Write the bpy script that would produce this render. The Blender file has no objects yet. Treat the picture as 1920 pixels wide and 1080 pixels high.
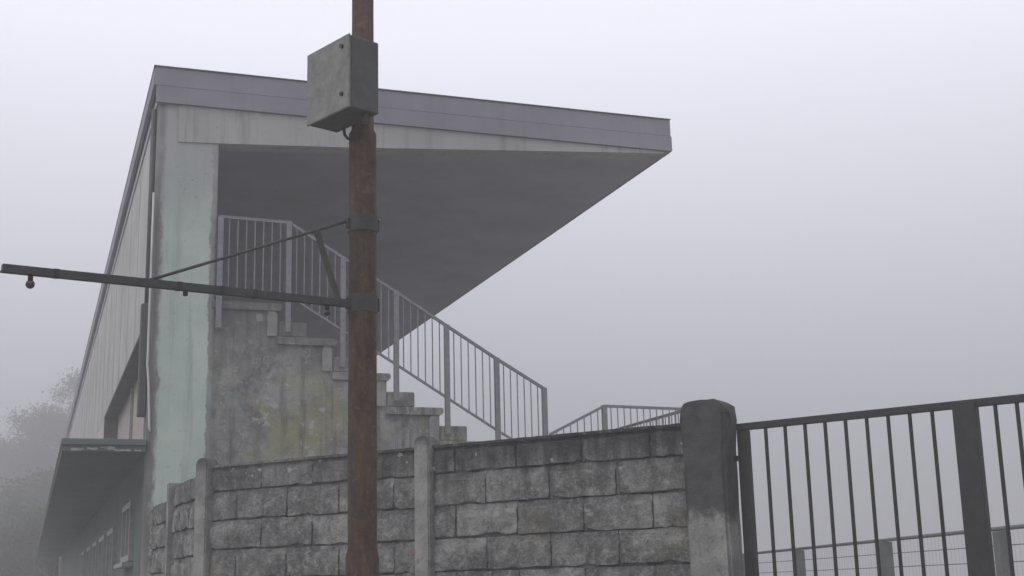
import bpy, bmesh, math, random
from mathutils import Vector, Matrix

random.seed(7)
rad = math.radians
sc = bpy.context.scene
COL = sc.collection

# ------------------------------------------------------------------ camera
EYE = 1.65
cam_d = bpy.data.cameras.new("camera")
cam = bpy.data.objects.new("camera", cam_d)
COL.objects.link(cam)
cam_d.sensor_width = 36.0
cam_d.lens = 2480.0 / 1920.0 * 36.0
cam_d.clip_start = 0.1
cam_d.clip_end = 2000.0
up_c = Vector((-270.0, -11000.0, 2480.0)).normalized()       # world up seen in (right, down, forward)
fwd_c = Vector((0, 0, 1.0))
y_c = (fwd_c - fwd_c.dot(up_c) * up_c).normalized()
x_c = y_c.cross(up_c)
right = Vector((x_c.x, y_c.x, up_c.x))
down = Vector((x_c.y, y_c.y, up_c.y))
fwd = Vector((x_c.z, y_c.z, up_c.z))
M = Matrix.Identity(4)
for i in range(3):
    M[i][0] = right[i]
    M[i][1] = -down[i]
    M[i][2] = -fwd[i]
M[2][3] = EYE
cam.matrix_world = M
sc.camera = cam

# ------------------------------------------------------------------ sky, sun, exposure
SUN_EL, SUN_AZ = 38.0, -118.0
world = bpy.data.worlds.new("World")
sc.world = world
world.use_nodes = True
wn, wl = world.node_tree.nodes, world.node_tree.links
wn.clear()
w_out = wn.new("ShaderNodeOutputWorld")
w_bg = wn.new("ShaderNodeBackground")
w_bg.inputs["Strength"].default_value = 0.1
w_sky = wn.new("ShaderNodeTexSky")
w_sky.sky_type = 'NISHITA'
w_sky.sun_disc = False
w_sky.sun_elevation = rad(SUN_EL)
w_sky.sun_rotation = rad(SUN_AZ)
w_sky.dust_density = 4.0
w_tc = wn.new("ShaderNodeTexCoord")
w_sep = wn.new("ShaderNodeSeparateXYZ")
wl.new(w_tc.outputs["Generated"], w_sep.inputs[0])
w_ramp = wn.new("ShaderNodeMapRange")                          # overcast dome, brighter towards the zenith
w_ramp.inputs["From Min"].default_value = 0.0
w_ramp.inputs["From Max"].default_value = 0.40
w_ramp.inputs["To Min"].default_value = 4.6
w_ramp.inputs["To Max"].default_value = 12.2
wl.new(w_sep.outputs["Z"], w_ramp.inputs["Value"])
w_mul = wn.new("ShaderNodeVectorMath")
w_mul.operation = 'SCALE'
w_mul.inputs[0].default_value = (0.965, 0.965, 1.078)
wl.new(w_ramp.outputs["Result"], w_mul.inputs["Scale"])
w_mix = wn.new("ShaderNodeMix")
w_mix.data_type = 'RGBA'
w_mix.inputs["Factor"].default_value = 0.95
wl.new(w_sky.outputs["Color"], w_mix.inputs["A"])
wl.new(w_mul.outputs["Vector"], w_mix.inputs["B"])
wl.new(w_mix.outputs["Result"], w_bg.inputs["Color"])
wl.new(w_bg.outputs["Background"], w_out.inputs["Surface"])

sun_d = bpy.data.lights.new("sun", 'SUN')
sun_d.energy = 1.25
sun_d.angle = rad(45.0)
sun_d.color = (1.0, 0.97, 0.93)
sun = bpy.data.objects.new("sun", sun_d)
COL.objects.link(sun)
sa, se = rad(SUN_AZ), rad(SUN_EL)
sun_dir = Vector((math.sin(sa) * math.cos(se), math.cos(sa) * math.cos(se), math.sin(se)))
sun.rotation_euler = sun_dir.to_track_quat('Z', 'Y').to_euler()
sun.location = (0, 0, 30)

sc.view_settings.view_transform = 'Standard'
sc.view_settings.look = 'None'
sc.view_settings.exposure = 0.08
sc.view_settings.gamma = 1.0
sc.view_settings.use_curve_mapping = False
sc.render.engine = 'CYCLES'
sc.cycles.use_denoising = True
sc.cycles.max_bounces = 6
sc.cycles.volume_bounces = 2
HAZE_DENSITY = 0.0115

# ------------------------------------------------------------------ materials
def srgb(r, g, b):
    def f(c):
        c /= 255.0
        return c / 12.92 if c <= 0.04045 else ((c + 0.055) / 1.055) ** 2.4
    return (f(r), f(g), f(b), 1.0)


class Mat:
    """small wrapper to chain procedural nodes; all textures sit in world space unless told otherwise"""
    def __init__(self, name, rough=0.9, spec=0.25):
        self.m = bpy.data.materials.new(name)
        self.m.use_nodes = True
        self.n, self.l = self.m.node_tree.nodes, self.m.node_tree.links
        self.b = self.n["Principled BSDF"]
        self.b.inputs["Roughness"].default_value = rough
        self.b.inputs["Specular IOR Level"].default_value = spec
        self.geo = self.n.new("ShaderNodeNewGeometry")
        self.pos = self.geo.outputs["Position"]
        self.sep = None

    def xyz(self, k):
        if self.sep is None:
            self.sep = self.n.new("ShaderNodeSeparateXYZ")
            self.l.new(self.pos, self.sep.inputs[0])
        return self.sep.outputs[k]

    def scaled(self, v):
        s = self.n.new("ShaderNodeVectorMath"); s.operation = 'MULTIPLY'
        s.inputs[1].default_value = v
        self.l.new(self.pos, s.inputs[0])
        return s.outputs[0]

    def noise(self, scale, detail=5.0, rough=0.6, vec=None, dist=0.0):
        t = self.n.new("ShaderNodeTexNoise")
        t.inputs["Scale"].default_value = scale
        t.inputs["Detail"].default_value = detail
        t.inputs["Roughness"].default_value = rough
        t.inputs["Distortion"].default_value = dist
        self.l.new(vec if vec is not None else self.pos, t.inputs["Vector"])
        return t.outputs["Fac"]

    def voro(self, scale, feat='F1', vec=None, out="Distance"):
        t = self.n.new("ShaderNodeTexVoronoi")
        t.feature = feat
        t.inputs["Scale"].default_value = scale
        self.l.new(vec if vec is not None else self.pos, t.inputs["Vector"])
        return t.outputs[out]

    def ramp(self, v, a, b, lo=0.0, hi=1.0, smooth=True):
        r = self.n.new("ShaderNodeMapRange")
        r.interpolation_type = 'SMOOTHSTEP' if smooth else 'LINEAR'
        r.inputs["From Min"].default_value = a
        r.inputs["From Max"].default_value = b
        r.inputs["To Min"].default_value = lo
        r.inputs["To Max"].default_value = hi
        self.l.new(v, r.inputs["Value"])
        return r.outputs["Result"]

    def math(self, op, a, b=0.0):
        x = self.n.new("ShaderNodeMath"); x.operation = op
        for i, v in enumerate((a, b)):
            if isinstance(v, (int, float)):
                x.inputs[i].default_value = v
            else:
                self.l.new(v, x.inputs[i])
        return x.outputs[0]

    def mix(self, fac, a, b):
        x = self.n.new("ShaderNodeMix"); x.data_type = 'RGBA'
        if isinstance(fac, (int, float)):
            x.inputs["Factor"].default_value = fac
        else:
            self.l.new(fac, x.inputs["Factor"])
        for nm, v in (("A", a), ("B", b)):
            if isinstance(v, tuple):
                x.inputs[nm].default_value = v
            else:
                self.l.new(v, x.inputs[nm])
        return x.outputs["Result"]

    def rnd(self):
        o = self.n.new("ShaderNodeObjectInfo")
        return o.outputs["Random"]

    def color(self, c):
        if isinstance(c, tuple):
            self.b.inputs["Base Color"].default_value = c
        else:
            self.l.new(c, self.b.inputs["Base Color"])

    def bump(self, h, strength=0.4, dist=0.01):
        x = self.n.new("ShaderNodeBump")
        x.inputs["Strength"].default_value = strength
        x.inputs["Distance"].default_value = dist
        self.l.new(h, x.inputs["Height"])
        self.l.new(x.outputs["Normal"], self.b.inputs["Normal"])
        return self


def g(v, t=(1, 1, 1)):
    return (v * t[0], v * t[1], v * t[2], 1.0)


def mat_block():
    """weathered cast concrete: dirt, algae running down from the top of the wall, lichen spots"""
    k = Mat("weathered_concrete_block", 0.95, 0.15)
    w = (1, 1, .955)
    tone = k.mix(k.rnd(), g(.26, w), g(.40, w))
    big = k.noise(2.3, 6, .65)
    c = k.mix(k.ramp(big, .36, .64), g(.14, w), tone)
    patch = k.noise(7.5, 7, .72, None, .5)
    c = k.mix(k.ramp(patch, .50, .66, 0, .75), c, g(.46, w))
    c = k.mix(k.ramp(patch, .48, .35, 0, .65), c, g(.11, w))
    fine = k.noise(34, 5, .75)
    c = k.mix(k.ramp(fine, .50, .70, 0, .6), c, g(.44, w))
    c = k.mix(k.ramp(fine, .46, .33, 0, .55), c, g(.09, w))
    pits = k.noise(62, 3, .65)
    c = k.mix(k.ramp(pits, .60, .70, 0, .7), c, g(.05))
    streak = k.noise(1.0, 4, .6, k.scaled((9, 9, .9)))
    c = k.mix(k.ramp(streak, .5, .72, 0, .45), c, g(.10, w))
    olive = k.noise(1.7, 3, .5)
    c = k.mix(k.ramp(olive, .56, .72, 0, .4), c, (.18, .18, .11, 1))
    # algae from the coping down, heavier towards the gate pillar
    topz = k.math('ADD', k.xyz("Z"), k.math('MULTIPLY', k.math('SUBTRACT', streak, .5), .75))
    topz = k.math('ADD', topz, k.math('MULTIPLY', k.math('SUBTRACT', patch, .5), .5))
    alg = k.ramp(topz, 2.33, 2.66)
    side = k.ramp(k.xyz("X"), -2.6, .3, .35, .93)
    c = k.mix(k.math('MULTIPLY', alg, side), c, k.mix(k.ramp(patch, .4, .65), g(.032, w), g(.075, w)))
    # a few pale lichen rosettes of uneven size and ragged outline
    warp = k.n.new("ShaderNodeVectorMath"); warp.operation = 'SCALE'
    wn_ = k.n.new("ShaderNodeTexNoise"); wn_.inputs["Scale"].default_value = 45
    k.l.new(k.pos, wn_.inputs["Vector"])
    warp.inputs["Scale"].default_value = .028
    k.l.new(wn_.outputs["Color"], warp.inputs[0])
    add = k.n.new("ShaderNodeVectorMath"); add.operation = 'ADD'
    k.l.new(k.pos, add.inputs[0]); k.l.new(warp.outputs[0], add.inputs[1])
    vd = k.voro(15, 'F1', add.outputs[0])
    vc = k.n.new("ShaderNodeTexVoronoi"); vc.inputs["Scale"].default_value = 15
    k.l.new(add.outputs[0], vc.inputs["Vector"])
    sp = k.n.new("ShaderNodeSeparateXYZ"); k.l.new(vc.outputs["Color"], sp.inputs[0])
    size = k.ramp(sp.outputs[0], .70, 1.0, 0, .36, False)
    lich = k.ramp(k.math('SUBTRACT', size, vd), 0, .05)
    lich = k.math('MULTIPLY', lich, k.ramp(k.noise(2.6, 2), .38, .48))
    lich = k.math('MULTIPLY', lich, k.ramp(k.xyz("Z"), 2.2, 2.5, .15, .9))
    c = k.mix(lich, c, g(.42, (1, 1, .94)))
    pink = k.math('MULTIPLY', k.ramp(k.voro(1.9), .03, .075, 1, 0), k.ramp(k.xyz("Z"), 1.95, 2.0, .4, 0))
    c = k.mix(pink, c, (.32, .15, .14, 1))
    k.color(c)
    h = k.math('ADD', k.math('MULTIPLY', fine, .8), k.math('MULTIPLY', k.noise(13, 6, .75), 1.8))
    k.bump(h, 1.0, .035)
    return k.m


def mat_mortar():
    k = Mat("dirty_mortar", 0.98, 0.1)
    c = k.mix(k.ramp(k.noise(9, 5, .7), .38, .62), g(.045), g(.14))
    k.color(c)
    k.bump(k.noise(40, 4, .7), .6, .01)
    return k.m


def mat_post(z_lo, z_hi, dark, name):
    k = Mat(name, 0.95, 0.15)
    c = k.mix(k.ramp(k.noise(4, 6, .65), .35, .68), g(.18, (1, 1, .96)), g(.31, (1, 1, .95)))
    c = k.mix(k.ramp(k.noise(11, 6, .72), .52, .68, 0, .6), c, g(.10, (1, 1, .96)))
    pits = k.voro(60)
    c = k.mix(k.ramp(k.noise(70, 3, .7), .55, .7, 0, .6), c, g(.085))
    streak = k.noise(1.0, 4, .6, k.scaled((12, 12, .8)))
    c = k.mix(k.ramp(streak, .5, .7, 0, .45), c, g(.10))
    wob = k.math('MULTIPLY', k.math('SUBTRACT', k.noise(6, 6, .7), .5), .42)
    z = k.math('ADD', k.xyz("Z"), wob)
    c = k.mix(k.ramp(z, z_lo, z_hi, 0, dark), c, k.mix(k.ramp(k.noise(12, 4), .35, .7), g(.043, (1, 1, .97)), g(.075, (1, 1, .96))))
    k.color(c)
    k.bump(k.math('ADD', k.noise(55, 4, .75), k.math('MULTIPLY', k.noise(9, 3), .6)), .8, .015)
    return k.m


def mat_stand_concrete():
    """stair flank: grey render with green-yellow moss and pale efflorescence"""
    k = Mat("stained_stair_concrete", 0.95, 0.15)
    c = k.mix(k.ramp(k.noise(2.2, 8, .7), .38, .62), g(.17, (1, 1, .95)), g(.30, (1, 1, .93)))
    blot = k.noise(5.5, 7, .72, None, .7)
    c = k.mix(k.ramp(blot, .52, .62, 0, .55), c, g(.32, (1, 1, .94)))
    c = k.mix(k.ramp(blot, .46, .38, 0, .55), c, g(.09, (1, 1, .95)))
    moss = k.noise(1.3, 6, .7, None, .6)
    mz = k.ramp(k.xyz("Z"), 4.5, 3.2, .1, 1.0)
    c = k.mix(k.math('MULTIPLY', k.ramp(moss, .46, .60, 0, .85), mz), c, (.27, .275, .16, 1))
    grn = k.noise(2.1, 4, .6)
    c = k.mix(k.ramp(grn, .60, .72, 0, .45), c, (.20, .27, .24, 1))
    streak = k.noise(1.0, 5, .65, k.scaled((5, 5, .55)))
    c = k.mix(k.ramp(streak, .5, .70, 0, .75), c, g(.085, (1, 1, .96)))
    pale = k.noise(6.5, 5, .7)
    c = k.mix(k.ramp(pale, .58, .66, 0, .75), c, g(.40, (1, 1, .94)))
    shade_z = k.math('ADD', k.xyz("Z"), k.math('MULTIPLY', k.math('SUBTRACT', k.noise(2.6, 6, .7), .5), 1.5))
    c = k.mix(k.ramp(shade_z, 3.9, 4.5, 0, .62), c, g(.085, (1, 1, .97)))  # shade on the upper flank and treads, painted in as a darker mottled tone
    run2 = k.noise(1.0, 6, .7, k.scaled((16, 16, .6)))
    c = k.mix(k.ramp(run2, .54, .66, 0, .55), c, g(.07, (1, 1, .95)))
    fine = k.noise(30, 4, .7)
    c = k.mix(k.ramp(fine, .52, .75, 0, .5), c, g(.09))
    k.color(c)
    k.bump(k.math('ADD', fine, k.noise(7, 4, .6)), .7, .015)
    return k.m


def mat_paint(name, base, stain, spec=.2, streaky=.6, topz=None, fine=True):
    """old masonry paint with rain streaks"""
    k = Mat(name, 0.85, spec)
    b2 = tuple(v * .82 for v in base[:3]) + (1,)
    c = k.mix(k.ramp(k.noise(1.1, 5, .6), .35, .68), b2, base)
    streak = k.noise(1.0, 6, .65, k.scaled((7, 7, .45)))
    c = k.mix(k.ramp(streak, .48, .72, 0, streaky), c, stain)
    if topz:
        w = k.math('ADD', k.xyz("Z"), k.math('MULTIPLY', k.math('SUBTRACT', streak, .5), 1.6))
        c = k.mix(k.ramp(w, topz[0], topz[1], 0, topz[2]), c, stain)
    if fine:
        chips = k.noise(16, 5, .75)
        c = k.mix(k.ramp(chips, .61, .68, 0, .5), c, g(.16))
    k.color(c)
    k.bump(k.noise(45, 4, .7), .3, .006)
    return k.m


def mat_pillar():
    """pale green paint; bare stained render along both edges of the pillar (stand-local s axis)"""
    k = Mat("pale_green_pillar_paint", 0.85, .2)
    d = k.n.new("ShaderNodeVectorMath"); d.operation = 'DOT_PRODUCT'
    d.inputs[1].default_value = (math.cos(rad(20)), math.sin(rad(20)), 0)
    k.l.new(k.pos, d.inputs[0])
    s = d.outputs["Value"]
    wob = k.math('MULTIPLY', k.math('SUBTRACT', k.noise(1.0, 9, .78, k.scaled((7, 7, 2.6))), .5), .40)
    sw = k.math('ADD', s, wob)
    paint = k.mix(k.ramp(k.noise(1.4, 5, .6), .35, .66), (.40, .475, .42, 1), (.48, .55, .485, 1))
    grey = k.mix(k.ramp(k.noise(3.0, 6, .65), .35, .66), g(.155), g(.27))
    c = k.mix(k.ramp(sw, 1.165, 1.225, 1, 0), paint, grey)
    c = k.mix(k.ramp(k.math('ADD', s, k.math('MULTIPLY', wob, .45)), 1.715, 1.735, 0, .9), c, grey)
    # greyer, barer paint towards the head of the pillar
    zz = k.math('ADD', k.xyz("Z"), k.math('MULTIPLY', wob, 5))
    c = k.mix(k.ramp(zz, 4.9, 6.6, 0, .75), c, g(.30))
    c = k.mix(k.ramp(k.noise(18, 7, .8), .60, .63, 0, .6), c, g(.17))
    c = k.mix(k.ramp(k.noise(1.0, 6, .65, k.scaled((8, 8, .5))), .52, .68, 0, .5), c, (.24, .275, .26, 1))
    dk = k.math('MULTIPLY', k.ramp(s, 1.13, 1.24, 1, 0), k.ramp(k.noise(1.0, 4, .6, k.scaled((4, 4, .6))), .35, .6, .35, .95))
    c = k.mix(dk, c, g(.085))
    k.color(c)
    k.bump(k.noise(40, 4, .7), .35, .008)
    return k.m


def mat_metal(name, base, rust=0.0, rough=.6, scale=12, rust_col=(.07, .04, .03, 1), metallic=0.0):
    k = Mat(name, rough, .35)
    c = base
    v = k.noise(scale, 5, .7)
    c = k.mix(k.ramp(v, .35, .7), tuple(x * .7 for x in base[:3]) + (1,), base)
    if rust:
        c = k.mix(k.ramp(k.noise(scale * .6, 6, .75), .52, .68, 0, rust), c, rust_col)
    k.color(c)
    k.b.inputs["Metallic"].default_value = metallic
    k.bump(k.noise(scale * 4, 3, .7), .25, .003)
    return k.m


def mat_pole():
    """rusted steel tube: brown rust, remains of red oxide primer, ochre specks, dark vertical streaks"""
    k = Mat("rusted_pole_steel", .85, .2)
    c = k.mix(k.ramp(k.noise(7, 6, .7, k.scaled((2, 2, .55))), .36, .66), (.042, .024, .014, 1), (.085, .054, .036, 1))
    red = k.noise(1.0, 4, .55, k.scaled((7, 7, .9)))
    hi = k.ramp(k.xyz("Z"), 2.6, 3.4, .15, 1.0)
    c = k.mix(k.math('MULTIPLY', k.ramp(red, .42, .6, 0, .9), hi), c, (.085, .046, .044, 1))
    och = k.noise(26, 5, .75)
    c = k.mix(k.ramp(och, .57, .66, 0, .75), c, (.125, .09, .06, 1))
    run = k.noise(1.0, 5, .65, k.scaled((22, 22, 1.1)))
    c = k.mix(k.ramp(run, .52, .64, 0, .35), c, (.12, .058, .030, 1))
    dark = k.noise(1.0, 5, .6, k.scaled((14, 14, .8)))
    c = k.mix(k.ramp(dark, .50, .66, 0, .7), c, (.033, .030, .026, 1))
    scale_ = k.noise(11, 7, .75, None, .6)
    c = k.mix(k.ramp(scale_, .52, .60, 0, .65), c, (.030, .022, .018, 1))
    c = k.mix(k.ramp(scale_, .44, .36, 0, .5), c, (.12, .082, .058, 1))
    spk = k.math('MULTIPLY', k.ramp(k.voro(34), .08, .13, 1, 0), k.ramp(k.noise(8), .55, .65))
    c = k.mix(k.math('MULTIPLY', spk, .5), c, (.26, .21, .18, 1))
    k.color(c)
    k.bump(k.math('ADD', och, k.noise(60, 3, .7)), .5, .004)
    return k.m


def mat_plain(name, col, rough=.8, spec=.2, var=.25, scale=8):
    k = Mat(name, rough, spec)
    c = k.mix(k.ramp(k.noise(scale, 5, .65), .3, .7), tuple(v * (1 - var) for v in col[:3]) + (1,), col)
    k.color(c)
    k.bump(k.noise(scale * 6, 3, .6), .15, .004)
    return k.m


def mat_glass():
    k = Mat("window_pane_glass", .12, .5)
    k.color(k.mix(k.ramp(k.noise(2.0, 3), .3, .7), (.10, .115, .115, 1), (.16, .175, .175, 1)))
    return k.m


def mat_recess():
    k = Mat("recessed_panel_paint", .85, .2)
    c = k.mix(k.ramp(k.noise(.9, 4, .6, k.scaled((1, 1, .7))), .42, .58), (.33, .30, .29, 1), (.33, .32, .25, 1))
    c = k.mix(k.ramp(k.noise(1.4, 3, .6), .55, .68, 0, .7), c, (.33, .23, .23, 1))
    k.color(c)
    return k.m


def mat_foliage(name, a, b):
    k = Mat(name, .8, .2)
    k.color(k.mix(k.ramp(k.noise(.9, 4, .6), .35, .65), a, b))
    return k.m


def mat_ground():
    k = Mat("pale_wet_gravel", .95, .15)
    c = k.mix(k.ramp(k.noise(.35, 6, .7), .42, .6), (.17, .175, .135, 1), (.29, .28, .255, 1))
    c = k.mix(k.ramp(k.noise(9, 4, .7), .45, .7, 0, .6), c, g(.32))
    k.color(c)
    k.bump(k.noise(14, 5, .7), .5, .03)
    return k.m


m_block = mat_block()
m_mortar = mat_mortar()
m_wpost = mat_post(2.60, 2.74, .85, "fence_post_concrete")
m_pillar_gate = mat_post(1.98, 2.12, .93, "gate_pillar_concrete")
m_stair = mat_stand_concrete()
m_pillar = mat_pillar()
m_beam = mat_paint("beam_masonry_paint", g(.38, (1, 1, .96)), g(.20, (1, 1, .96)), .2, .8)
m_rear = mat_paint("rear_wall_paint", g(.40, (1, 1, .985)), g(.25), .2, .5)
m_fascia = mat_paint("roof_fascia_paint", (.25, .245, .275, 1), (.18, .176, .195, 1), .2, .5, None, False)
m_soffit = mat_paint("roof_soffit_paint", (.38, .365, .43, 1), (.31, .30, .35, 1), .15, .4, None, False)
m_riser = mat_plain("pale_riser_render", g(.30, (1, 1, .97)), .9, .15, .35, 5)
m_recess = mat_recess()
m_shadow = mat_plain("lintel_shade", g(.09), .9, .15, .3, 4)  # shade of the recess put into the colour of lintel soffit and jamb
m_canopy = mat_paint("canopy_green_paint", (.125, .15, .14, 1), (.08, .088, .087, 1), .2, .5)
m_flake = mat_plain("peeled_white_paint", g(.45), .9, .15, .5, 11)
m_frame = mat_plain("window_frame_paint", g(.33, (.97, 1, .99)), .6, .3, .25, 9)
m_glass = mat_glass()
m_rail = mat_metal("galvanised_railing", (.22, .22, .235, 1), .25, .5, 20, (.14, .12, .11, 1))
m_white_pipe = mat_plain("white_conduit_plastic", g(.55), .5, .3, .2, 8)
m_dark_pipe = mat_plain("dark_downpipe_paint", g(.085), .7, .3, .3, 6)
m_pole = mat_pole()
m_collar = mat_metal("dark_clamp_steel", (.045, .042, .042, 1), .6, .75, 14, (.075, .04, .038, 1))
m_arm = mat_metal("weathered_arm_steel", (.050, .050, .047, 1), .55, .75, 30, (.10, .098, .09, 1))
m_box = mat_metal("weathered_box_steel", (.21, .213, .20, 1), .6, .75, 13, (.085, .085, .08, 1))
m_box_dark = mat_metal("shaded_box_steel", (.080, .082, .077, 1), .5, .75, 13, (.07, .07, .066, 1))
m_gate = mat_metal("dark_gate_steel", (.020, .019, .021, 1), .3, .6, 16, (.06, .045, .04, 1))
m_bulb_red = mat_plain("red_lamp_glass", (.06, .014, .015, 1), .25, .5, .3, 30)
m_bulb_dark = mat_plain("dead_dark_lamp_glass", (.035, .033, .032, 1), .3, .5, .3, 30)
m_socket = mat_plain("black_lamp_socket", g(.025), .6, .3, .3, 30)
m_cable = mat_plain("black_cable_rubber", g(.03), .7, .3, .2, 20)
m_cable_green = mat_plain("grey_green_cable", (.16, .19, .165, 1), .7, .3, .2, 20)
m_fpost = mat_plain("pitch_fence_concrete", (.145, .155, .15, 1), .9, .15, .3, 5)
m_wire = mat_metal("pitch_fence_wire", (.15, .16, .16, 1), .3, .6, 10)
m_bark = mat_plain("tree_bark", (.07, .06, .05, 1), .95, .1, .4, 5)
m_leaf_a = mat_foliage("leaf_dark", (.040, .052, .024, 1), (.075, .088, .042, 1))
m_leaf_b = mat_foliage("leaf_olive", (.055, .062, .03, 1), (.10, .105, .055, 1))
m_ground = mat_ground()
m_chalk = mat_plain("chalk_mark", g(.28), .95, .1, .35, 30)

# ------------------------------------------------------------------ mesh helpers
def finish(name, bm, mat, parent=None, smooth=False):
    me = bpy.data.meshes.new(name)
    bmesh.ops.recalc_face_normals(bm, faces=bm.faces[:])
    bm.to_mesh(me)
    bm.free()
    me.materials.append(mat)
    if smooth:
        for p in me.polygons:
            p.use_smooth = True
    return link(name, me, parent)


def link(name, me, parent=None):
    o = bpy.data.objects.new(name, me)
    COL.objects.link(o)
    if parent is not None:
        o.parent = parent
    return o


def tag(o, label=None, cat=None, group=None, kind=None):
    if label: o["label"] = label
    if cat: o["category"] = cat
    if group: o["group"] = group
    if kind: o["kind"] = kind
    return o


def thing(name, label, cat, loc, rz=0.0, group=None):
    o = bpy.data.objects.new(name, None)
    o.empty_display_size = .2
    COL.objects.link(o)
    o.location = loc
    o.rotation_euler = (0, 0, rz)
    return tag(o, label, cat, group)


def add_box(bm, a, b, bevel=0.0):
    """axis-aligned box from corner a to corner b"""
    a, b = Vector(a), Vector(b)
    vs = [bm.verts.new((x, y, z)) for x in (a.x, b.x) for y in (a.y, b.y) for z in (a.z, b.z)]
    fs = [bm.faces.new([vs[i] for i in q]) for q in
          ((0, 1, 3, 2), (4, 6, 7, 5), (0, 4, 5, 1), (2, 3, 7, 6), (0, 2, 6, 4), (1, 5, 7, 3))]
    bmesh.ops.recalc_face_normals(bm, faces=fs)
    if bevel:
        es = list({e for f in fs for e in f.edges})
        bmesh.ops.bevel(bm, geom=es, offset=bevel, segments=1, affect='EDGES')


def add_prism(bm, poly, a, b, axis='y'):
    """polygon extruded along an axis; poly holds (x, z) for y, (x, y) for z, (y, z) for x"""
    def P(p, d):
        return (p[0], d, p[1]) if axis == 'y' else ((p[0], p[1], d) if axis == 'z' else (d, p[0], p[1]))
    A = [bm.verts.new(P(p, a)) for p in poly]
    B = [bm.verts.new(P(p, b)) for p in poly]
    n = len(poly)
    bm.faces.new(A)
    bm.faces.new(B[::-1])
    for i in range(n):
        bm.faces.new((A[i], B[i], B[(i + 1) % n], A[(i + 1) % n]))


def add_tube(bm, pts, r, seg=8, square=False, cap=True):
    """round or square bar along a polyline"""
    pts = [Vector(p) for p in pts]
    rs = r if isinstance(r, (list, tuple)) else [r] * len(pts)
    n = 4 if square else seg
    rings = []
    t0 = (pts[1] - pts[0]).normalized()
    ref = Vector((0, 0, 1)) if abs(t0.z) < .9 else Vector((0, 1, 0))
    for i, p in enumerate(pts):
        t = (pts[min(i + 1, len(pts) - 1)] - pts[max(i - 1, 0)]).normalized()
        s = t.cross(ref).normalized()
        u = s.cross(t).normalized()
        ring = []
        for k in range(n):
            a = 2 * math.pi * (k + (.5 if square else 0)) / n
            rr = rs[i] * (math.sqrt(2) if square else 1)
            ring.append(bm.verts.new(p + s * math.cos(a) * rr + u * math.sin(a) * rr))
        rings.append(ring)
    for A, B in zip(rings, rings[1:]):
        for k in range(n):
            bm.faces.new((A[k], A[(k + 1) % n], B[(k + 1) % n], B[k]))
    if cap:
        bm.faces.new(rings[0][::-1])
        bm.faces.new(rings[-1])


def add_lathe(bm, prof, cx, cy, seg=24):
    """profile of (radius, z) turned about a vertical axis"""
    rings = []
    for r, z in prof:
        rings.append([bm.verts.new((cx + r * math.cos(2 * math.pi * k / seg), cy + r * math.sin(2 * math.pi * k / seg), z))
                      for k in range(seg)])
    for A, B in zip(rings, rings[1:]):
        for k in range(seg):
            bm.faces.new((A[k], A[(k + 1) % seg], B[(k + 1) % seg], B[k]))
    bm.faces.new(rings[0][::-1])
    bm.faces.new(rings[-1])


def box_obj(name, a, b, mat, parent, bevel=0.0):
    bm = bmesh.new()
    add_box(bm, a, b, bevel)
    return finish(name, bm, mat, parent)


def tube_obj(name, pts, r, mat, parent, seg=8, square=False):
    bm = bmesh.new()
    add_tube(bm, pts, r, seg, square)
    return finish(name, bm, mat, parent, smooth=not square)


# ------------------------------------------------------------------ ground
bm = bmesh.new()
N, R = 40, 200.0
vs = [[bm.verts.new((-R + 2 * R * i / N, -R + 2 * R * j / N, 0)) for j in range(N + 1)] for i in range(N + 1)]
for i in range(N):
    for j in range(N):
        bm.faces.new((vs[i][j], vs[i + 1][j], vs[i + 1][j + 1], vs[i][j + 1]))
tag(finish("ground", bm, m_ground), kind="structure")

# ------------------------------------------------------------------ grandstand
# local frame: x across the stand (from its rear wall to its front), y along its length, z up
A20 = rad(20.0)
ST = Vector((-math.sin(A20) * 14.555, math.cos(A20) * 14.555, 0))
stand = thing("grandstand", "concrete grandstand with a cantilevered flat roof, pale green end pillar and stepped end wall",
              "grandstand", ST, A20)
LEN = 42.0
Z = lambda z: z + EYE


def sbox(name, a, b, mat, bevel=0.0, parent=None):
    return box_obj(name, (a[0], a[1], Z(a[2])), (b[0], b[1], Z(b[2])), mat, parent or stand, bevel)


G0 = -EYE
# terrace rows (tread level, start, nose)
ROWS = [(3.16, 1.75, 2.545), (2.785, 2.545, 3.17), (2.405, 3.17, 3.795), (2.025, 3.795, 4.42),
        (1.645, 4.42, 5.045), (1.265, 5.045, 5.67), (.90, 5.67, 7.62)]
TREAD = .085
# end wall under the treads: stepped outline
poly = [(1.76, Z(G0) - .2)]
poly.append((1.76, Z(3.16 - TREAD)))
for k, (z, a, b) in enumerate(ROWS):
    inset = .045 if k < len(ROWS) - 1 else .03
    poly.append((b - inset, Z(z - TREAD)))
    if k < len(ROWS) - 1:
        poly.append((b - inset, Z(ROWS[k + 1][0] - TREAD)))
poly.append((7.59, Z(G0) - .2))
bm = bmesh.new()
add_prism(bm, poly, .02, 26.0)
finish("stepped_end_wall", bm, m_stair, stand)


def tread_mesh(a, b, z, y0, y1):
    """slab whose nose is rounded and chipped, running the length of the terrace"""
    bm = bmesh.new()
    p = [(a, Z(z - TREAD)), (b - .035, Z(z - TREAD)), (b - .008, Z(z - TREAD * .72)), (b, Z(z - TREAD * .42)),
         (b - .008, Z(z - .012)), (b - .02, Z(z)), (a, Z(z))]
    add_prism(bm, p, y0, y1)
    return bm


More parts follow.
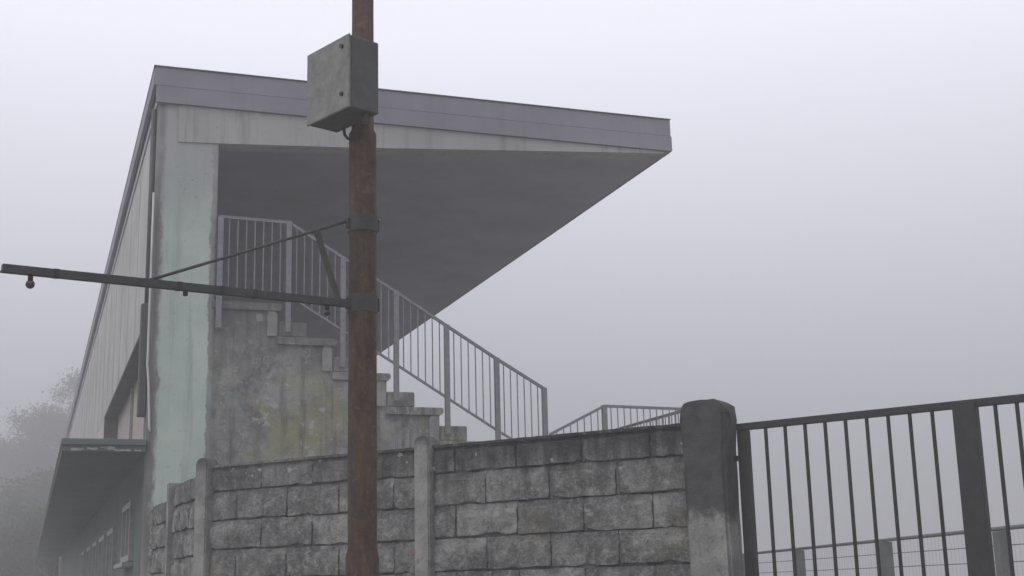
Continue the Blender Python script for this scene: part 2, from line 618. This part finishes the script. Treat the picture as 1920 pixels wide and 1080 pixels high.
for k, (z, a, b) in enumerate(ROWS):
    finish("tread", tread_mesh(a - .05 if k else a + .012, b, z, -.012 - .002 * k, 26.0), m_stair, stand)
    if k < 6:
        # pale rendered strip at the end of each riser
        zt, zb = z - TREAD - .003, ROWS[k + 1][0] + .005
        bm = bmesh.new()
        p = [(b - .165, Z(zb)), (b - .062, Z(zb)), (b - .055, Z(zb + .05)), (b - .06, Z(zt - .04)), (b - .085, Z(zt)), (b - .15, Z(zt)), (b - .17, Z(zt - .06))]
        add_prism(bm, p, -.004, .06)
        finish("riser_end", bm, m_riser, stand)
        # half-height step block of the aisle stair
        nz = ROWS[k + 1][0]
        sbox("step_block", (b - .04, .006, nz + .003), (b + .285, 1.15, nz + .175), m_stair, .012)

# second pale strip higher up on the end wall
sbox("patch", (2.26, .012, 2.95), (2.33, .05, 3.04), m_riser)

# corner pillar with a rounded arris
bm = bmesh.new()
p = []
for k in range(7):
    a = math.pi + k / 6 * math.pi / 2
    p.append((1.115 + .07 + .07 * math.cos(a), .005 + .07 + .07 * math.sin(a)))
for k in range(4):
    a = -math.pi / 2 + k / 3 * math.pi / 2
    p.append((1.80 - .03 + .03 * math.cos(a), .005 + .03 + .03 * math.sin(a)))
p += [(1.80, .42), (1.115, .42)]
add_prism(bm, p, Z(G0) - .2, Z(5.40), 'z')
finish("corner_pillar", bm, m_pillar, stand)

# cantilever beam at the end of the roof, tapering to the tip
bm = bmesh.new()
add_prism(bm, [(1.34, Z(5.398)), (1.34, Z(4.965)), (1.85, Z(4.99)), (3.27, Z(5.075)), (6.70, Z(5.325)), (7.42, Z(5.375)), (7.42, Z(5.398))], -.010, .26)
finish("end_beam", bm, m_beam, stand)

# roof: soffit board, deck, two-step fascia round the edge
bm = bmesh.new()
add_box(bm, (1.10, .0, Z(5.402)), (7.50, LEN, Z(5.46)))
finish("soffit", bm, m_soffit, stand)
bm = bmesh.new()
add_box(bm, (1.12, .02, Z(5.464)), (7.48, LEN, Z(5.795)))
finish("roof_deck", bm, m_fascia, stand)
bm = bmesh.new()
add_box(bm, (1.085, -.043, Z(5.405)), (7.52, -.002, Z(5.602)), .0008)
finish("lower_fascia", bm, m_fascia, stand)
bm = bmesh.new()
add_box(bm, (1.068, -.046, Z(5.6035)), (7.505, -.004, Z(5.82)), .0008)
finish("upper_fascia", bm, m_fascia, stand)
bm = bmesh.new()
add_box(bm, (7.482, .0, Z(5.40)), (7.52, LEN, Z(5.60)), .003)
finish("front_fascia", bm, m_fascia, stand)
bm = bmesh.new()
add_box(bm, (7.482, .0, Z(5.606)), (7.505, LEN, Z(5.82)), .003)
finish("front_fascia", bm, m_fascia, stand)
bm = bmesh.new()
add_box(bm, (1.055, -.004, Z(5.61)), (1.10, LEN, Z(5.815)), .004)
finish("rear_fascia", bm, m_fascia, stand)
sbox("roof_edge_trim", (1.05, -.062, 5.822), (7.51, .10, 5.834), m_dark_pipe)
sbox("roof_edge_trim", (1.05, .10, 5.822), (1.13, LEN, 5.834), m_dark_pipe)

# rear facade, upper storey with the recessed strip below it
RZ0, RZ1 = 1.625, 3.055
bm = bmesh.new()
add_box(bm, (1.118, .425, Z(RZ1)), (1.33, LEN, Z(5.60)))
finish("rear_wall", bm, m_rear, stand)
# faint board joints down the rear wall (raised cover strips)
for i, y in enumerate([.9 + 1.55 * k for k in range(14)]):
    sbox("cover_strip", (1.1135, y, RZ1 + .02), (1.117, y + .05, 5.585), m_rear)
sbox("recessed_panel", (1.345, .43, RZ0), (1.45, 9.3, RZ1 - .003), m_recess)
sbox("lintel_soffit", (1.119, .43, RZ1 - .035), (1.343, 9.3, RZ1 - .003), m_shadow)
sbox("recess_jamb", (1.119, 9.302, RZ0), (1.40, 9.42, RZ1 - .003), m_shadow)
sbox("rear_wall", (1.121, 9.424, RZ0), (1.40, LEN, RZ1 - .003), m_rear)
for y in (2.7, 5.6):
    sbox("panel_post", (1.30, y, RZ0 + .002), (1.343, y + .09, RZ1 - .04), m_frame)

# downpipe with its dark lower casing, white conduit down the corner
tube_obj("downpipe", [(1.085, .17, Z(5.38)), (1.085, .17, Z(3.1))], .03, m_dark_pipe, stand, 10)
sbox("downpipe_casing", (1.022, .12, 1.88), (1.112, .24, 3.12), m_dark_pipe, .01)
tube_obj("conduit", [(1.098, -.005, Z(4.35)), (1.098, -.01, Z(3.6)), (1.098, -.012, Z(2.42)), (1.118, -.014, Z(2.2)),
                     (1.142, -.012, Z(1.74)), (1.15, -.008, Z(1.70))], .011, m_white_pipe, stand, 8)

# canopy over the doors: slab, ragged flaking end, green underside
CX0 = .262
CAN = 38.0
sbox("canopy_slab", (CX0, -.02, 1.55), (1.116, CAN, 1.617), m_canopy, .006)
sbox("canopy_soffit", (CX0 + .012, .015, 1.49), (1.116, CAN, 1.548), m_canopy)
for x0, x1, z0, z1 in ((.36, .49, 1.488, 1.522), (.52, .63, 1.50, 1.53), (.66, .70, 1.515, 1.538), (.70, .80, 1.50, 1.545), (.80, .96, 1.482, 1.515), (1.0, 1.07, 1.488, 1.512)):
    bm = bmesh.new()
    n = 6
    top = [(x0 + (x1 - x0) * i / n, Z(z1 - random.uniform(0, .012))) for i in range(n + 1)]
    bot = [(x0 + (x1 - x0) * i / n, Z(z0 + random.uniform(0, .012))) for i in range(n + 1)]
    add_prism(bm, bot + top[::-1], .006, .0145)
    finish("paint_flake", bm, m_flake, stand)

# ground storey under the canopy: wall with doors and windows
sbox("ground_wall", (1.16, .425, G0 - .2), (1.40, LEN, RZ0 - .005), m_canopy)


def window(y0, y1, z0, z1, bars=1, name="window"):
    t = .07
    bm = bmesh.new()
    for q in ((y0, y0 + t, z0, z1), (y1 - t, y1, z0, z1), (y0 + t, y1 - t, z1 - t, z1), (y0 + t, y1 - t, z0, z0 + t)):
        add_box(bm, (1.105, q[0], Z(q[2])), (1.158, q[1], Z(q[3])))
    for k in range(bars):
        y = y0 + (y1 - y0) * (k + 1) / (bars + 1)
        add_box(bm, (1.112, y - .025, Z(z0 + t)), (1.158, y + .025, Z(z1 - t)))
    f = finish("window_frame" if name == "window" else "door_frame", bm, m_frame, stand)
    box_obj("pane", (1.135, y0 + t, Z(z0 + t)), (1.155, y1 - t, Z(z1 - t)), m_glass, f)
    return f


window(1.9, 3.3, .40, 1.10, 1)
sbox("window_sill", (1.03, 1.85, .33), (1.158, 3.35, .385), m_frame, .006)
for y in (5.2, 7.6, 10.0, 12.6, 15.4):
    window(y, y + 1.5, G0 + .05, .95, 1, "door")

# interior wall at the back of the terrace
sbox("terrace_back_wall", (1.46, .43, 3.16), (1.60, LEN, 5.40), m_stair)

# faded chalk scrawl on the end wall
def stroke(pts, w=.012):
    bm = bmesh.new()
    for (x0, z0), (x1, z1) in zip(pts, pts[1:]):
        d = Vector((x1 - x0, 0, z1 - z0)).normalized()
        nrm = Vector((-d.z, 0, d.x)) * w * .5
        a, b = Vector((x0, .016, Z(z0))), Vector((x1, .016, Z(z1)))
        q = [a - nrm, b - nrm, b + nrm, a + nrm]
        f = [bm.verts.new(v) for v in q]
        h = [bm.verts.new(v + Vector((0, .01, 0))) for v in q]
        bm.faces.new(f)
        for i in range(4):
            bm.faces.new((f[i], h[i], h[(i + 1) % 4], f[(i + 1) % 4]))
    finish("chalk_mark", bm, m_chalk, stand)


cx, cz = 2.235, 2.42
stroke([(cx, cz + .13), (cx - .005, cz + .04), (cx + .03, cz), (cx + .065, cz + .03), (cx + .075, cz + .13)], .016)
stroke([(cx + .19, cz + .15), (cx + .12, cz + .13), (cx + .11, cz + .07), (cx + .16, cz + .06), (cx + .165, cz), (cx + .115, cz - .005)], .016)
stroke([(cx + .165, cz + .15), (cx + .17, cz + .0)], .016)
stroke([(cx + .12, cz - .05), (cx + .13, cz - .15)], .014)
stroke([(cx + .18, cz - .06), (cx + .135, cz - .10), (cx + .19, cz - .15)], .014)

# ------------------------------------------------------------------ railings
RB = ST


def railing(name, label, runs, group):
    """runs: list of (p0, p1, height of panel, n_bars, post at start, post at end, post length) in stand coordinates"""
    t = thing(name, label, "railing", ST, A20, group)
    bar_me = {}
    for p0, p1, hgt, nb, ps, pe, pl in runs:
        p0, p1 = Vector((p0[0], p0[1], Z(p0[2]))), Vector((p1[0], p1[1], Z(p1[2])))
        tube_obj("top_rail", [p0, p1], .016, m_rail, t, 6, True)
        if hgt > .9 or hgt > .5:
            tube_obj("bottom_rail", [p0 - Vector((0, 0, hgt)), p1 - Vector((0, 0, hgt))], .0125, m_rail, t, 6, True)
        for k in range(nb):
            q = p0.lerp(p1, (k + 1) / (nb + 1))
            key = round(hgt, 2)
            if key not in bar_me:
                bm = bmesh.new()
                add_tube(bm, [(0, 0, -hgt), (0, 0, 0)], .0075, 6)
                me = bpy.data.meshes.new("bar")
                bm.to_mesh(me); bm.free()
                me.materials.append(m_rail)
                bar_me[key] = me
            b = link("bar", bar_me[key], t)
            b.location = q
        for flag, q in ((ps, p0), (pe, p1)):
            if flag:
                box_obj("post", (q.x - .029, q.y - .025, q.z - pl), (q.x + .029, q.y + .025, q.z + .012), m_rail, t, .003)
    return t


YR = -.045
pt = [(1.835, 4.115), (2.60, 4.10), (3.225, 3.725), (3.85, 3.355), (4.455, 2.985), (5.065, 2.615), (5.655, 2.275)]
runs = []
for i in range(6):
    a, b = pt[i], pt[i + 1]
    runs.append(((a[0], YR, a[1]), (b[0], YR, b[1]), .85, 7 if i == 0 else 6, i == 0, True, 1.27))
railing("stair_railing", "galvanised stair railing with slim bars sloping down the stepped end of the grandstand",
        runs, "railings of the grandstand")
runs = [((5.72, -.02, 1.735), (6.434, -.02, 2.09), .80, 7, False, True, 1.15),
        ((6.434, -.02, 2.09), (7.56, -.02, 2.075), .80, 12, False, True, 1.15),
        ((7.56, -.02, 2.075), (7.56, 7.0, 2.075), .95, 76, False, True, 1.15)]
railing("platform_railing", "low galvanised railing with a corner post showing above the block wall beside the gate pillar",
        runs, "railings of the grandstand")

# ------------------------------------------------------------------ block wall (precast, moulded as blocks)
E_R = Vector((1.14, 8.86, 0))
WA = rad(59.0)
WR = math.atan2(-math.cos(WA), math.sin(WA))


def block_variants(n):
    """cast blocks with a rock-like face, ragged edges and knocked-off corners (unit length and height)"""
    out = []
    for v in range(n):
        bm = bmesh.new()
        us = [0, .030, .046, .22, .38, .54, .70, .86, 1.0]
        ws = [0, .28, .55, .775, .815, 1.0]
        nx, nz = len(us) - 1, len(ws) - 1
        low = [[random.gauss(0, .006) for _ in range(4)] for _ in range(3)]
        grid = []
        for i in range(nx + 1):
            col = []
            for j in range(nz + 1):
                u, w = us[i], ws[j]
                edge = (i in (0, nx)) or (j in (0, nz))
                fx, fz = u * 2.999, w * 1.999
                a, b = int(fx), int(fz)
                r = low[min(b, 2)][min(a, 3)] * (1 - fx + a) + low[min(b, 2)][min(a + 1, 3)] * (fx - a)
                x = u + (random.uniform(-.006, .006) if i < 3 or i == nx else random.uniform(-.04, .04))
                z = w + (random.uniform(-.03, .02) if j in (0, nz) else (random.uniform(-.012, .012) if j > 2 else random.uniform(-.06, .06)))
                if j == 0 and i > 1:
                    y = random.uniform(-.012, .0)
                    if random.random() < .16:
                        y += random.uniform(.006, .014)
                        z += .06
                elif i < 2 or j >= 4:
                    y = .011 + random.uniform(-.004, .004)
                elif edge:
                    y = random.uniform(-.004, .007)
                    if random.random() < .14:
                        y += random.uniform(.004, .012)
                        z += .05 if j == 0 else (-.05 if j == nz else 0)
                else:
                    y = -.011 + r + random.uniform(-.006, .006)
                col.append(bm.verts.new((x, y, z)))
            grid.append(col)
        for i in range(nx):
            for j in range(nz):
                q = (grid[i][j], grid[i + 1][j], grid[i + 1][j + 1], grid[i][j + 1])
                k = random.random() < .5
                bm.faces.new((q[0], q[1], q[2]) if k else (q[0], q[1], q[3]))
                bm.faces.new((q[0], q[2], q[3]) if k else (q[1], q[2], q[3]))
        rim = [grid[i][0] for i in range(nx + 1)] + [grid[nx][j] for j in range(1, nz + 1)] + \
              [grid[i][nz] for i in range(nx - 1, -1, -1)] + [grid[0][j] for j in range(nz - 1, 0, -1)]
        back = [bm.verts.new((q.co.x, .03, q.co.z)) for q in rim]
        for i in range(len(rim)):
            bm.faces.new((rim[i], back[i], back[(i + 1) % len(rim)], rim[(i + 1) % len(rim)]))
        bmesh.ops.recalc_face_normals(bm, faces=bm.faces[:])
        for f in bm.faces:
            f.smooth = True
        for e in bm.edges:
            if len(e.link_faces) == 2 and (e.calc_face_angle(0) > .55 or random.random() < .12):
                e.smooth = False
        me = bpy.data.meshes.new("block")
        bm.to_mesh(me); bm.free()
        me.materials.append(m_block)
        out.append(me)
    return out


BL = .530
GAP = .014
variants = block_variants(12)


def block_rows(top):
    rows, z = [], top
    rows.append((z - .205, z)); z -= .205
    while z > .05:
        rows.append((max(z - .2365, 0.0), z)); z -= .2365
    return rows


def lay_blocks(parent, x0, x1, top, phase):
    """running-bond blocks on the panel from x0 to x1"""
    for r, (z0, z1) in enumerate(block_rows(top)):
        x = x1 - (.27 if (r + phase) % 2 == 0 else .535)
        edges = [x1]
        while x > x0 + .06:
            edges.append(x); x -= BL
        edges.append(x0)
        for b, a in zip(edges, edges[1:]):
            o = link("block", random.choice(variants), parent)
            g1 = random.uniform(.003, .012)
            o.location = (a + g1 * .5, random.uniform(-.003, .003), z0 + GAP * random.uniform(.7, 1.2))
            o.scale = (b - a - g1, 1, z1 - z0 - GAP)


def post_mesh(w, d, h, rise, seg=8):
    """concrete post with an arched head"""
    bm = bmesh.new()
    p = [(-w / 2, -.2), (w / 2, -.2)]
    for k in range(seg + 1):
        a = math.pi * k / seg
        p.append((w / 2 * math.cos(a), h - rise + rise * math.sin(a)))
    add_prism(bm, p, -d, .08)
    bmesh.ops.recalc_face_normals(bm, faces=bm.faces[:])
    es = [e for e in bm.edges if len(e.link_faces) == 2 and e.calc_face_angle(0) > .9 and abs(e.verts[0].co.y - e.verts[1].co.y) < .001]
    bmesh.ops.bevel(bm, geom=es, offset=.010, segments=2, affect='EDGES')
    return bm


wall = thing("block_wall", "grey concrete block-pattern wall with algae-dark coping between the rusty pole and gate pillar", "wall", E_R, WR,
             "concrete block walls")
TOP = 2.68
XP1, XP2 = -2.12, -4.35
bm = bmesh.new()
add_box(bm, (-4.41, .022, -.2), (0.0, .075, TOP - .012))
finish("panel", bm, m_mortar, wall)
lay_blocks(wall, XP1 + .03, -.004, TOP, 0)
lay_blocks(wall, XP2 + .03, XP1 - .03, TOP - .008, 1)
# coping strip
bm = bmesh.new()
n = 40
for (a, b) in ((XP1 + .04, -.004), (XP2 + .04, XP1 - .04)):
    p = [(a, TOP - .01)] + [(a + (b - a) * i / n, TOP + .010 + random.uniform(-.002, .002)) for i in range(n + 1)] + [(b, TOP - .01)]
    add_prism(bm, p, -.012, .085)
finish("coping", bm, m_block, wall)
for x in (XP1, XP2):
    o = finish("post", post_mesh(.135, .065, TOP + (.085 if x == XP1 else .075), .055), m_wpost, wall)
    o.location = (x, 0, 0)

# return wall running back to the stand
c0 = E_R + Vector((math.cos(WR), math.sin(WR), 0)) * (XP2 - .02)
RA = rad(24.0)
d_r = Vector((-math.sin(RA), math.cos(RA), 0))
RR = math.atan2(-d_r.y, -d_r.x)
back_wall = thing("block_wall", "short stretch of grey block-pattern wall running back to the green grandstand pillar", "wall", c0, RR,
                  "concrete block walls")
bm = bmesh.new()
add_box(bm, (-1.48, .022, -.2), (-.08, .075, TOP - .05))
add_box(bm, (-2.78, .022, -.2), (-1.48, .073, TOP - .16))
finish("panel", bm, m_mortar, back_wall)
lay_blocks(back_wall, -1.44, -.09, TOP - .04, 0)
lay_blocks(back_wall, -2.78, -1.56, TOP - .15, 1)
o = finish("post", post_mesh(.12, .05, TOP - .01, .01), m_wpost, back_wall)
o.location = (-1.50, 0, 0)

# ------------------------------------------------------------------ gate pillar
PW = .295
pil = thing("gate_pillar", "square concrete gate pillar with a rounded dark stained head at the end of the block wall", "pillar",
            E_R, WR)
bm = bmesh.new()
seg = 12
p = [(.0, -.2), (PW, -.2)]
hz = 2.70
for k in range(seg + 1):
    a = math.pi * k / seg
    rise = .138 + .012 * math.sin(3 * a)
    p.append((PW / 2 + (PW / 2) * math.copysign(abs(math.cos(a)) ** .9, math.cos(a)), hz + rise * math.sin(a) ** .8))
add_prism(bm, p, -.075, .16)
bmesh.ops.recalc_face_normals(bm, faces=bm.faces[:])
es = [e for e in bm.edges if len(e.link_faces) == 2 and e.calc_face_angle(0) > .9 and abs(e.verts[0].co.y - e.verts[1].co.y) < .001]
bmesh.ops.bevel(bm, geom=es, offset=.02, segments=3, affect='EDGES')
bmesh.ops.subdivide_edges(bm, edges=[e for e in bm.edges if e.calc_length() > .2], cuts=14, use_grid_fill=True)
for v in bm.verts:
    if v.co.z > 0:
        v.co += Vector((random.uniform(-.004, .004), random.uniform(-.005, .005), random.uniform(-.004, .004)))
    if v.co.z > 2.55:                     # cement smeared thicker over the head
        w = min(1.0, (v.co.z - 2.55) / .12)
        v.co.x += (v.co.x - PW / 2) * (.11 + random.uniform(-.03, .03)) * w
        v.co.y += (v.co.y - .04) * .08 * w
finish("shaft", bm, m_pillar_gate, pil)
bm = bmesh.new()
add_prism(bm, [(PW - .005, 2.745), (PW + .055, 2.722), (PW + .05, 2.735), (PW - .01, 2.775)], -.03, .03)
finish("loose_chip", bm, m_pillar_gate, pil)

# ------------------------------------------------------------------ gate
GA = rad(52.0)
GR = math.atan2(-math.cos(GA), math.sin(GA))
g0 = Vector((1.4955, 8.75, 0))
gate = thing("barred_gate", "dark steel gate of vertical bars with a thick middle post beside the concrete pillar", "gate", g0, GR)
GT = 1.013 + EYE
def gbox(name, x0, x1, y0, y1, z0, z1, bev=.003):
    return box_obj(name, (x0, y0, z0), (x1, y1, z1), m_gate, gate, bev)
gbox("top_rail", -.03, 3.7, -.022, .022, GT - .046, GT)
gbox("bottom_rail", -.024, 3.7, -.020, .020, .10, .15)
gbox("stile", -.026, .050, -.025, .025, .08, GT - .048)
gbox("stile", 1.425, 1.562, -.035, .035, .02, GT - .012)
bm = bmesh.new()
add_tube(bm, [(0, 0, .15), (0, 0, GT - .046)], .0125, 8)
bar = bpy.data.meshes.new("bar")
bm.to_mesh(bar); bm.free()
bar.materials.append(m_gate)
xs = [.174 + .1393 * k for k in range(9)] + [1.668 + .125 * k for k in range(15)]
for x in xs:
    b = link("bar", bar, gate)
    b.location = (x + .002, random.uniform(-.002, .002), 0)
for z in (2.42, 1.35, .5):
    gbox("hinge", -.075, -.028, -.014, .014, z, z + .035, .002)
gbox("latch", 1.39, 1.60, -.055, -.037, 1.05, 1.11, .002)

# ------------------------------------------------------------------ rusted pole
PX, PY = -.811, 7.0
pole = thing("rusty_pole", "tall rusty brown steel pole standing in front of the block wall", "pole", (PX, PY, 0))
bm = bmesh.new()
add_lathe(bm, [(.090, -.3), (.088, 1.2), (.0865, 1.815), (.083, 1.835), (.0765, 1.86), (.0765, 4.10), (.0755, 4.125), (.062, 4.15), (.060, 6.2)], 0, 0, 32)
finish("shaft", bm, m_pole, pole, smooth=True)
for m in pole.children:
    pass

# lamp arm clamped to the pole
UA = rad(57.0)
ux, uy = math.sin(UA), math.cos(UA)
AR = math.atan2(uy, ux)
arm = thing("lamp_bracket", "dark steel bracket arm with diagonal tie rod reaching left from the rusty pole", "bracket", (PX, PY, 0), AR)
AZ = 1.503 + EYE
tube_obj("arm", [(-1.865, 0, AZ + .0), (-.079, 0, AZ)], .019, m_arm, arm, 4, True)
tube_obj("tie_rod", [(-.079, 0, 1.968 + EYE), (-1.17, 0, AZ + .016)], .0078, m_arm, arm, 8)
tube_obj("strut", [(-.275, 0, 1.886 + EYE), (-.145, 0, AZ + .016)], .0125, m_arm, arm, 4, True)
for z0, z1, rr in ((1.905, 2.0, .0815), (1.455, 1.555, .0802)):
    bm = bmesh.new()
    add_lathe(bm, [(.0775, Z(z0)), (rr, Z(z0) + .002), (rr, Z(z1) - .002), (.0775, Z(z1))], 0, 0, 28)
    add_box(bm, (.076, -.012, Z(z0) + .02), (.098, .012, Z(z1) - .02), .002)
    add_box(bm, (-.098, -.012, Z(z0) + .02), (-.076, .012, Z(z1) - .02), .002)
    c = finish("clamp", bm, m_collar, arm, smooth=False)
    bm = bmesh.new()
    add_tube(bm, [(.092, -.028, Z(z1) - .012), (.092, .028, Z(z1) - .012)], .007, 6)
    finish("bolt", bm, m_box, c)
tube_obj("cable", [(-1.86, .0, AZ - .012), (-1.885, .004, AZ - .022), (-1.94, .01, AZ - .03), (-2.02, .02, AZ - .05), (-2.12, .02, AZ - .10)], .006, m_cable_green, arm, 6)
# small runs of old tape along the arm
for u in (-.62, -.80, -1.02, -1.62):
    tube_obj("tape", [(u - .012, 0, AZ), (u + .012, 0, AZ)], .0205, m_cable, arm, 4, True)


def lamp(u, bulb, label, grp="lamp sockets under the bracket arm"):
    p = Vector((PX, PY, 0)) + Vector((ux, uy, 0)) * u
    t = thing("lamp_socket", label, "lamp", (p.x, p.y, AZ - .02), AR, grp)
    bm = bmesh.new()
    add_lathe(bm, [(.010, 0.0), (.0125, -.004), (.0125, -.022), (.010, -.026)], 0, 0, 14)
    finish("socket", bm, m_socket, t, True)
    if bulb:
        r, mat = bulb
        bm = bmesh.new()
        pr = [(.009, -.024)] + [(r * math.sin(a), -.024 - r * .9 + r * math.cos(a)) for a in [math.pi * k / 10 for k in range(2, 10)]] + [(.002, -.024 - r * 1.9)]
        add_lathe(bm, pr, 0, 0, 18)
        finish("bulb", bm, mat, t, True)
    return t


lamp(-1.735, (.0215, m_bulb_red), "small round red lamp bulb hanging near the free left end of the bracket arm")
lamp(-.985, None, "empty black lamp socket under the middle of the bracket arm")
lamp(-.21, (.0175, m_bulb_dark), "small blackened lamp bulb hanging under the bracket arm close to the rusty pole")

# junction box strapped to the pole
near = Vector((-.840, 6.633))
dl = Vector((-.275, .300)).normalized()
BR = math.atan2(-dl.y, -dl.x)          # local x from the far left edge to the near edge, local -y is the door side
jb = thing("junction_box", "grey weathered steel junction box fixed high on the rusty pole", "electrical box", (near.x, near.y, 0), BR)
bz0, bz1 = 2.508 + EYE, 2.921 + EYE
BWD, BDP = .402, .20
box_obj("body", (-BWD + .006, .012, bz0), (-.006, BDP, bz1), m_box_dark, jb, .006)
box_obj("door", (-BWD, -.004, bz0 - .004), (0, .0105, bz1 + .002), m_box, jb, .004)
for z in (bz1 - .055, bz0 + .085):
    bm = bmesh.new()
    add_tube(bm, [(-.062, -.014, z), (-.062, -.003, z)], .012, 10)
    finish("door_bolt", bm, m_socket, jb)
tube_obj("cable_loop", [(-.285, .17, bz0 + .01), (-.292, .172, bz0 - .02), (-.29, .175, bz0 - .045), (-.272, .182, bz0 - .068), (-.24, .195, bz0 - .08), (-.215, .205, bz0 - .083)], .0085, m_cable, jb, 8)
tube_obj("conduit_stub", [(-.055, .14, bz0 + .01), (-.055, .14, bz0 - .05)], .02, m_box_dark, jb, 10)

# ------------------------------------------------------------------ pitch fence beyond the gate
FA = rad(5.0)
f0 = Vector((4.352, 16.0, 0))
FR = math.atan2(math.cos(FA), -math.sin(FA))     # local x runs away from the camera
fence = thing("pitch_fence", "faint wire mesh fence on concrete posts in the mist beyond the barred gate", "fence", f0, FR)
FT = .427 + EYE
tube_obj("top_rail", [(-13.0, 0, FT), (26.0, 0, FT)], .021, m_wire, fence, 8)
bays = [-9.5, -6.3, -3.12, 0.0, 3.5, 6.9, 10.2, 13.5, 16.8, 20.1]
for x in bays:
    box_obj("post", (x - .065, -.065, -.2), (x + .065, .065, FT - .022), m_fpost, fence, .008)
for a, b in zip(bays, bays[1:]):
    bm = bmesh.new()
    z = FT - .16
    while z > .1:
        add_tube(bm, [(a + .065, 0, z), (b - .065, 0, z)], .0045, 4)
        z -= .155
    x = a + .11
    while x < b - .07:
        add_tube(bm, [(x, .006, .08), (x, .006, FT - .022)], .0009, 4, False, False)
        x += .10
    tag(finish("wire_mesh", bm, m_wire, fence), kind="stuff")

# ------------------------------------------------------------------ trees in the mist behind the stand
def tree(x, y, h, spread, label, leafmat, seed, low=.25, group="misty trees behind the grandstand", n=2600):
    rnd = random.Random(seed)
    t = thing("misty_tree", label, "tree", (x, y, 0), rnd.uniform(0, 6.28), group)
    bm = bmesh.new()
    tips = []
    add_tube(bm, [(0, 0, -.2), (.05, .03, h * .3), (-.05, .1, h * .62), (.06, .02, h * .92)], [h * .03, h * .022, h * .014, h * .004], 8)
    for k in range(13):
        z0 = h * rnd.uniform(low + .05, .8)
        a = rnd.uniform(0, 6.28)
        L = spread * rnd.uniform(.5, 1.0) * (1.12 - .75 * abs(z0 / h - .45))
        mid = Vector((math.cos(a) * L * .5, math.sin(a) * L * .5, z0 + L * .22))
        tip = Vector((math.cos(a + .2) * L, math.sin(a + .2) * L, z0 + L * rnd.uniform(.3, .6)))
        add_tube(bm, [(0, 0, z0), mid, tip], [h * .011, h * .007, h * .002], 5)
        tips += [mid.lerp(tip, .3), tip, mid.lerp(tip, .7) + Vector((rnd.gauss(0, .3), rnd.gauss(0, .3), rnd.gauss(0, .3)))]
    for _ in range(46):
        v = Vector((rnd.gauss(0, 1), rnd.gauss(0, 1), rnd.gauss(0, 1))).normalized() * rnd.uniform(.55, 1.0)
        tips.append(Vector((v.x * spread * .85, v.y * spread * .85, h * (.60 + .36 * v.z))))
    tips += [Vector((rnd.gauss(0, .25), rnd.gauss(0, .25), h * rnd.uniform(.78, .95))) for _ in range(4)]
    finish("trunk", bm, m_bark, t, True)
    vs, fs = [], []
    while len(fs) < n:
        q = rnd.choice(tips) + Vector((rnd.gauss(0, 1), rnd.gauss(0, 1), rnd.gauss(0, .8))) * spread * .095
        if q.z < .3 or q.z > h * 1.02:
            q.z = rnd.uniform(.4, h * .6)
        s_ = rnd.uniform(.06, .13)
        a = Vector((rnd.gauss(0, 1), rnd.gauss(0, 1), rnd.gauss(0, 1))).normalized() * s_
        b = a.orthogonal() * .6
        k = len(vs)
        vs += [q - a, q - b, q + a, q + b]
        fs.append((k, k + 1, k + 2, k + 3))
    me = bpy.data.meshes.new("crown")
    me.from_pydata(vs, [], fs)
    me.materials.append(leafmat)
    tag(link("crown", me, t), kind="stuff")

    return t


tree(-34.3, 103.0, 19.4, 6.0, "tallest misty tree, its crown just left of the rear roof edge", m_leaf_b, 3, .15, n=42000)
tree(-37.2, 105.6, 16.8, 5.8, "mid-height misty tree left of the tallest tree behind the stand", m_leaf_b, 5, .15, n=42000)
tree(-39.6, 103.0, 13.6, 5.8, "lowest misty tree, cut by the left edge of the view", m_leaf_b, 8, .1, n=42000)
tree(-25.0, 74.0, 8.6, 4.8, "broad dim bush-like tree low down left of the door canopy", m_leaf_a, 11, .05, n=36000)
tree(-21.4, 58.0, 5.5, 3.5, "short dim shrub in the lower left corner of the view", m_leaf_a, 13, .05, n=30000)

# ------------------------------------------------------------------ mist
hz_bm = bmesh.new()
add_box(hz_bm, (-215, -215, -1.2), (215, 215, 20.5))
hz = finish("haze", hz_bm, m_ground)
tag(hz, kind="stuff")
m_haze = bpy.data.materials.new("mist_volume")
m_haze.use_nodes = True
hn, hl = m_haze.node_tree.nodes, m_haze.node_tree.links
hn.clear()
ho = hn.new("ShaderNodeOutputMaterial")
hv = hn.new("ShaderNodeVolumePrincipled")
hv.inputs["Color"].default_value = (.63, .628, .638, 1)
hv.inputs["Density"].default_value = HAZE_DENSITY
hv.inputs["Anisotropy"].default_value = 0.2
hl.new(hv.outputs["Volume"], ho.inputs["Volume"])
hz.data.materials.clear()
hz.data.materials.append(m_haze)
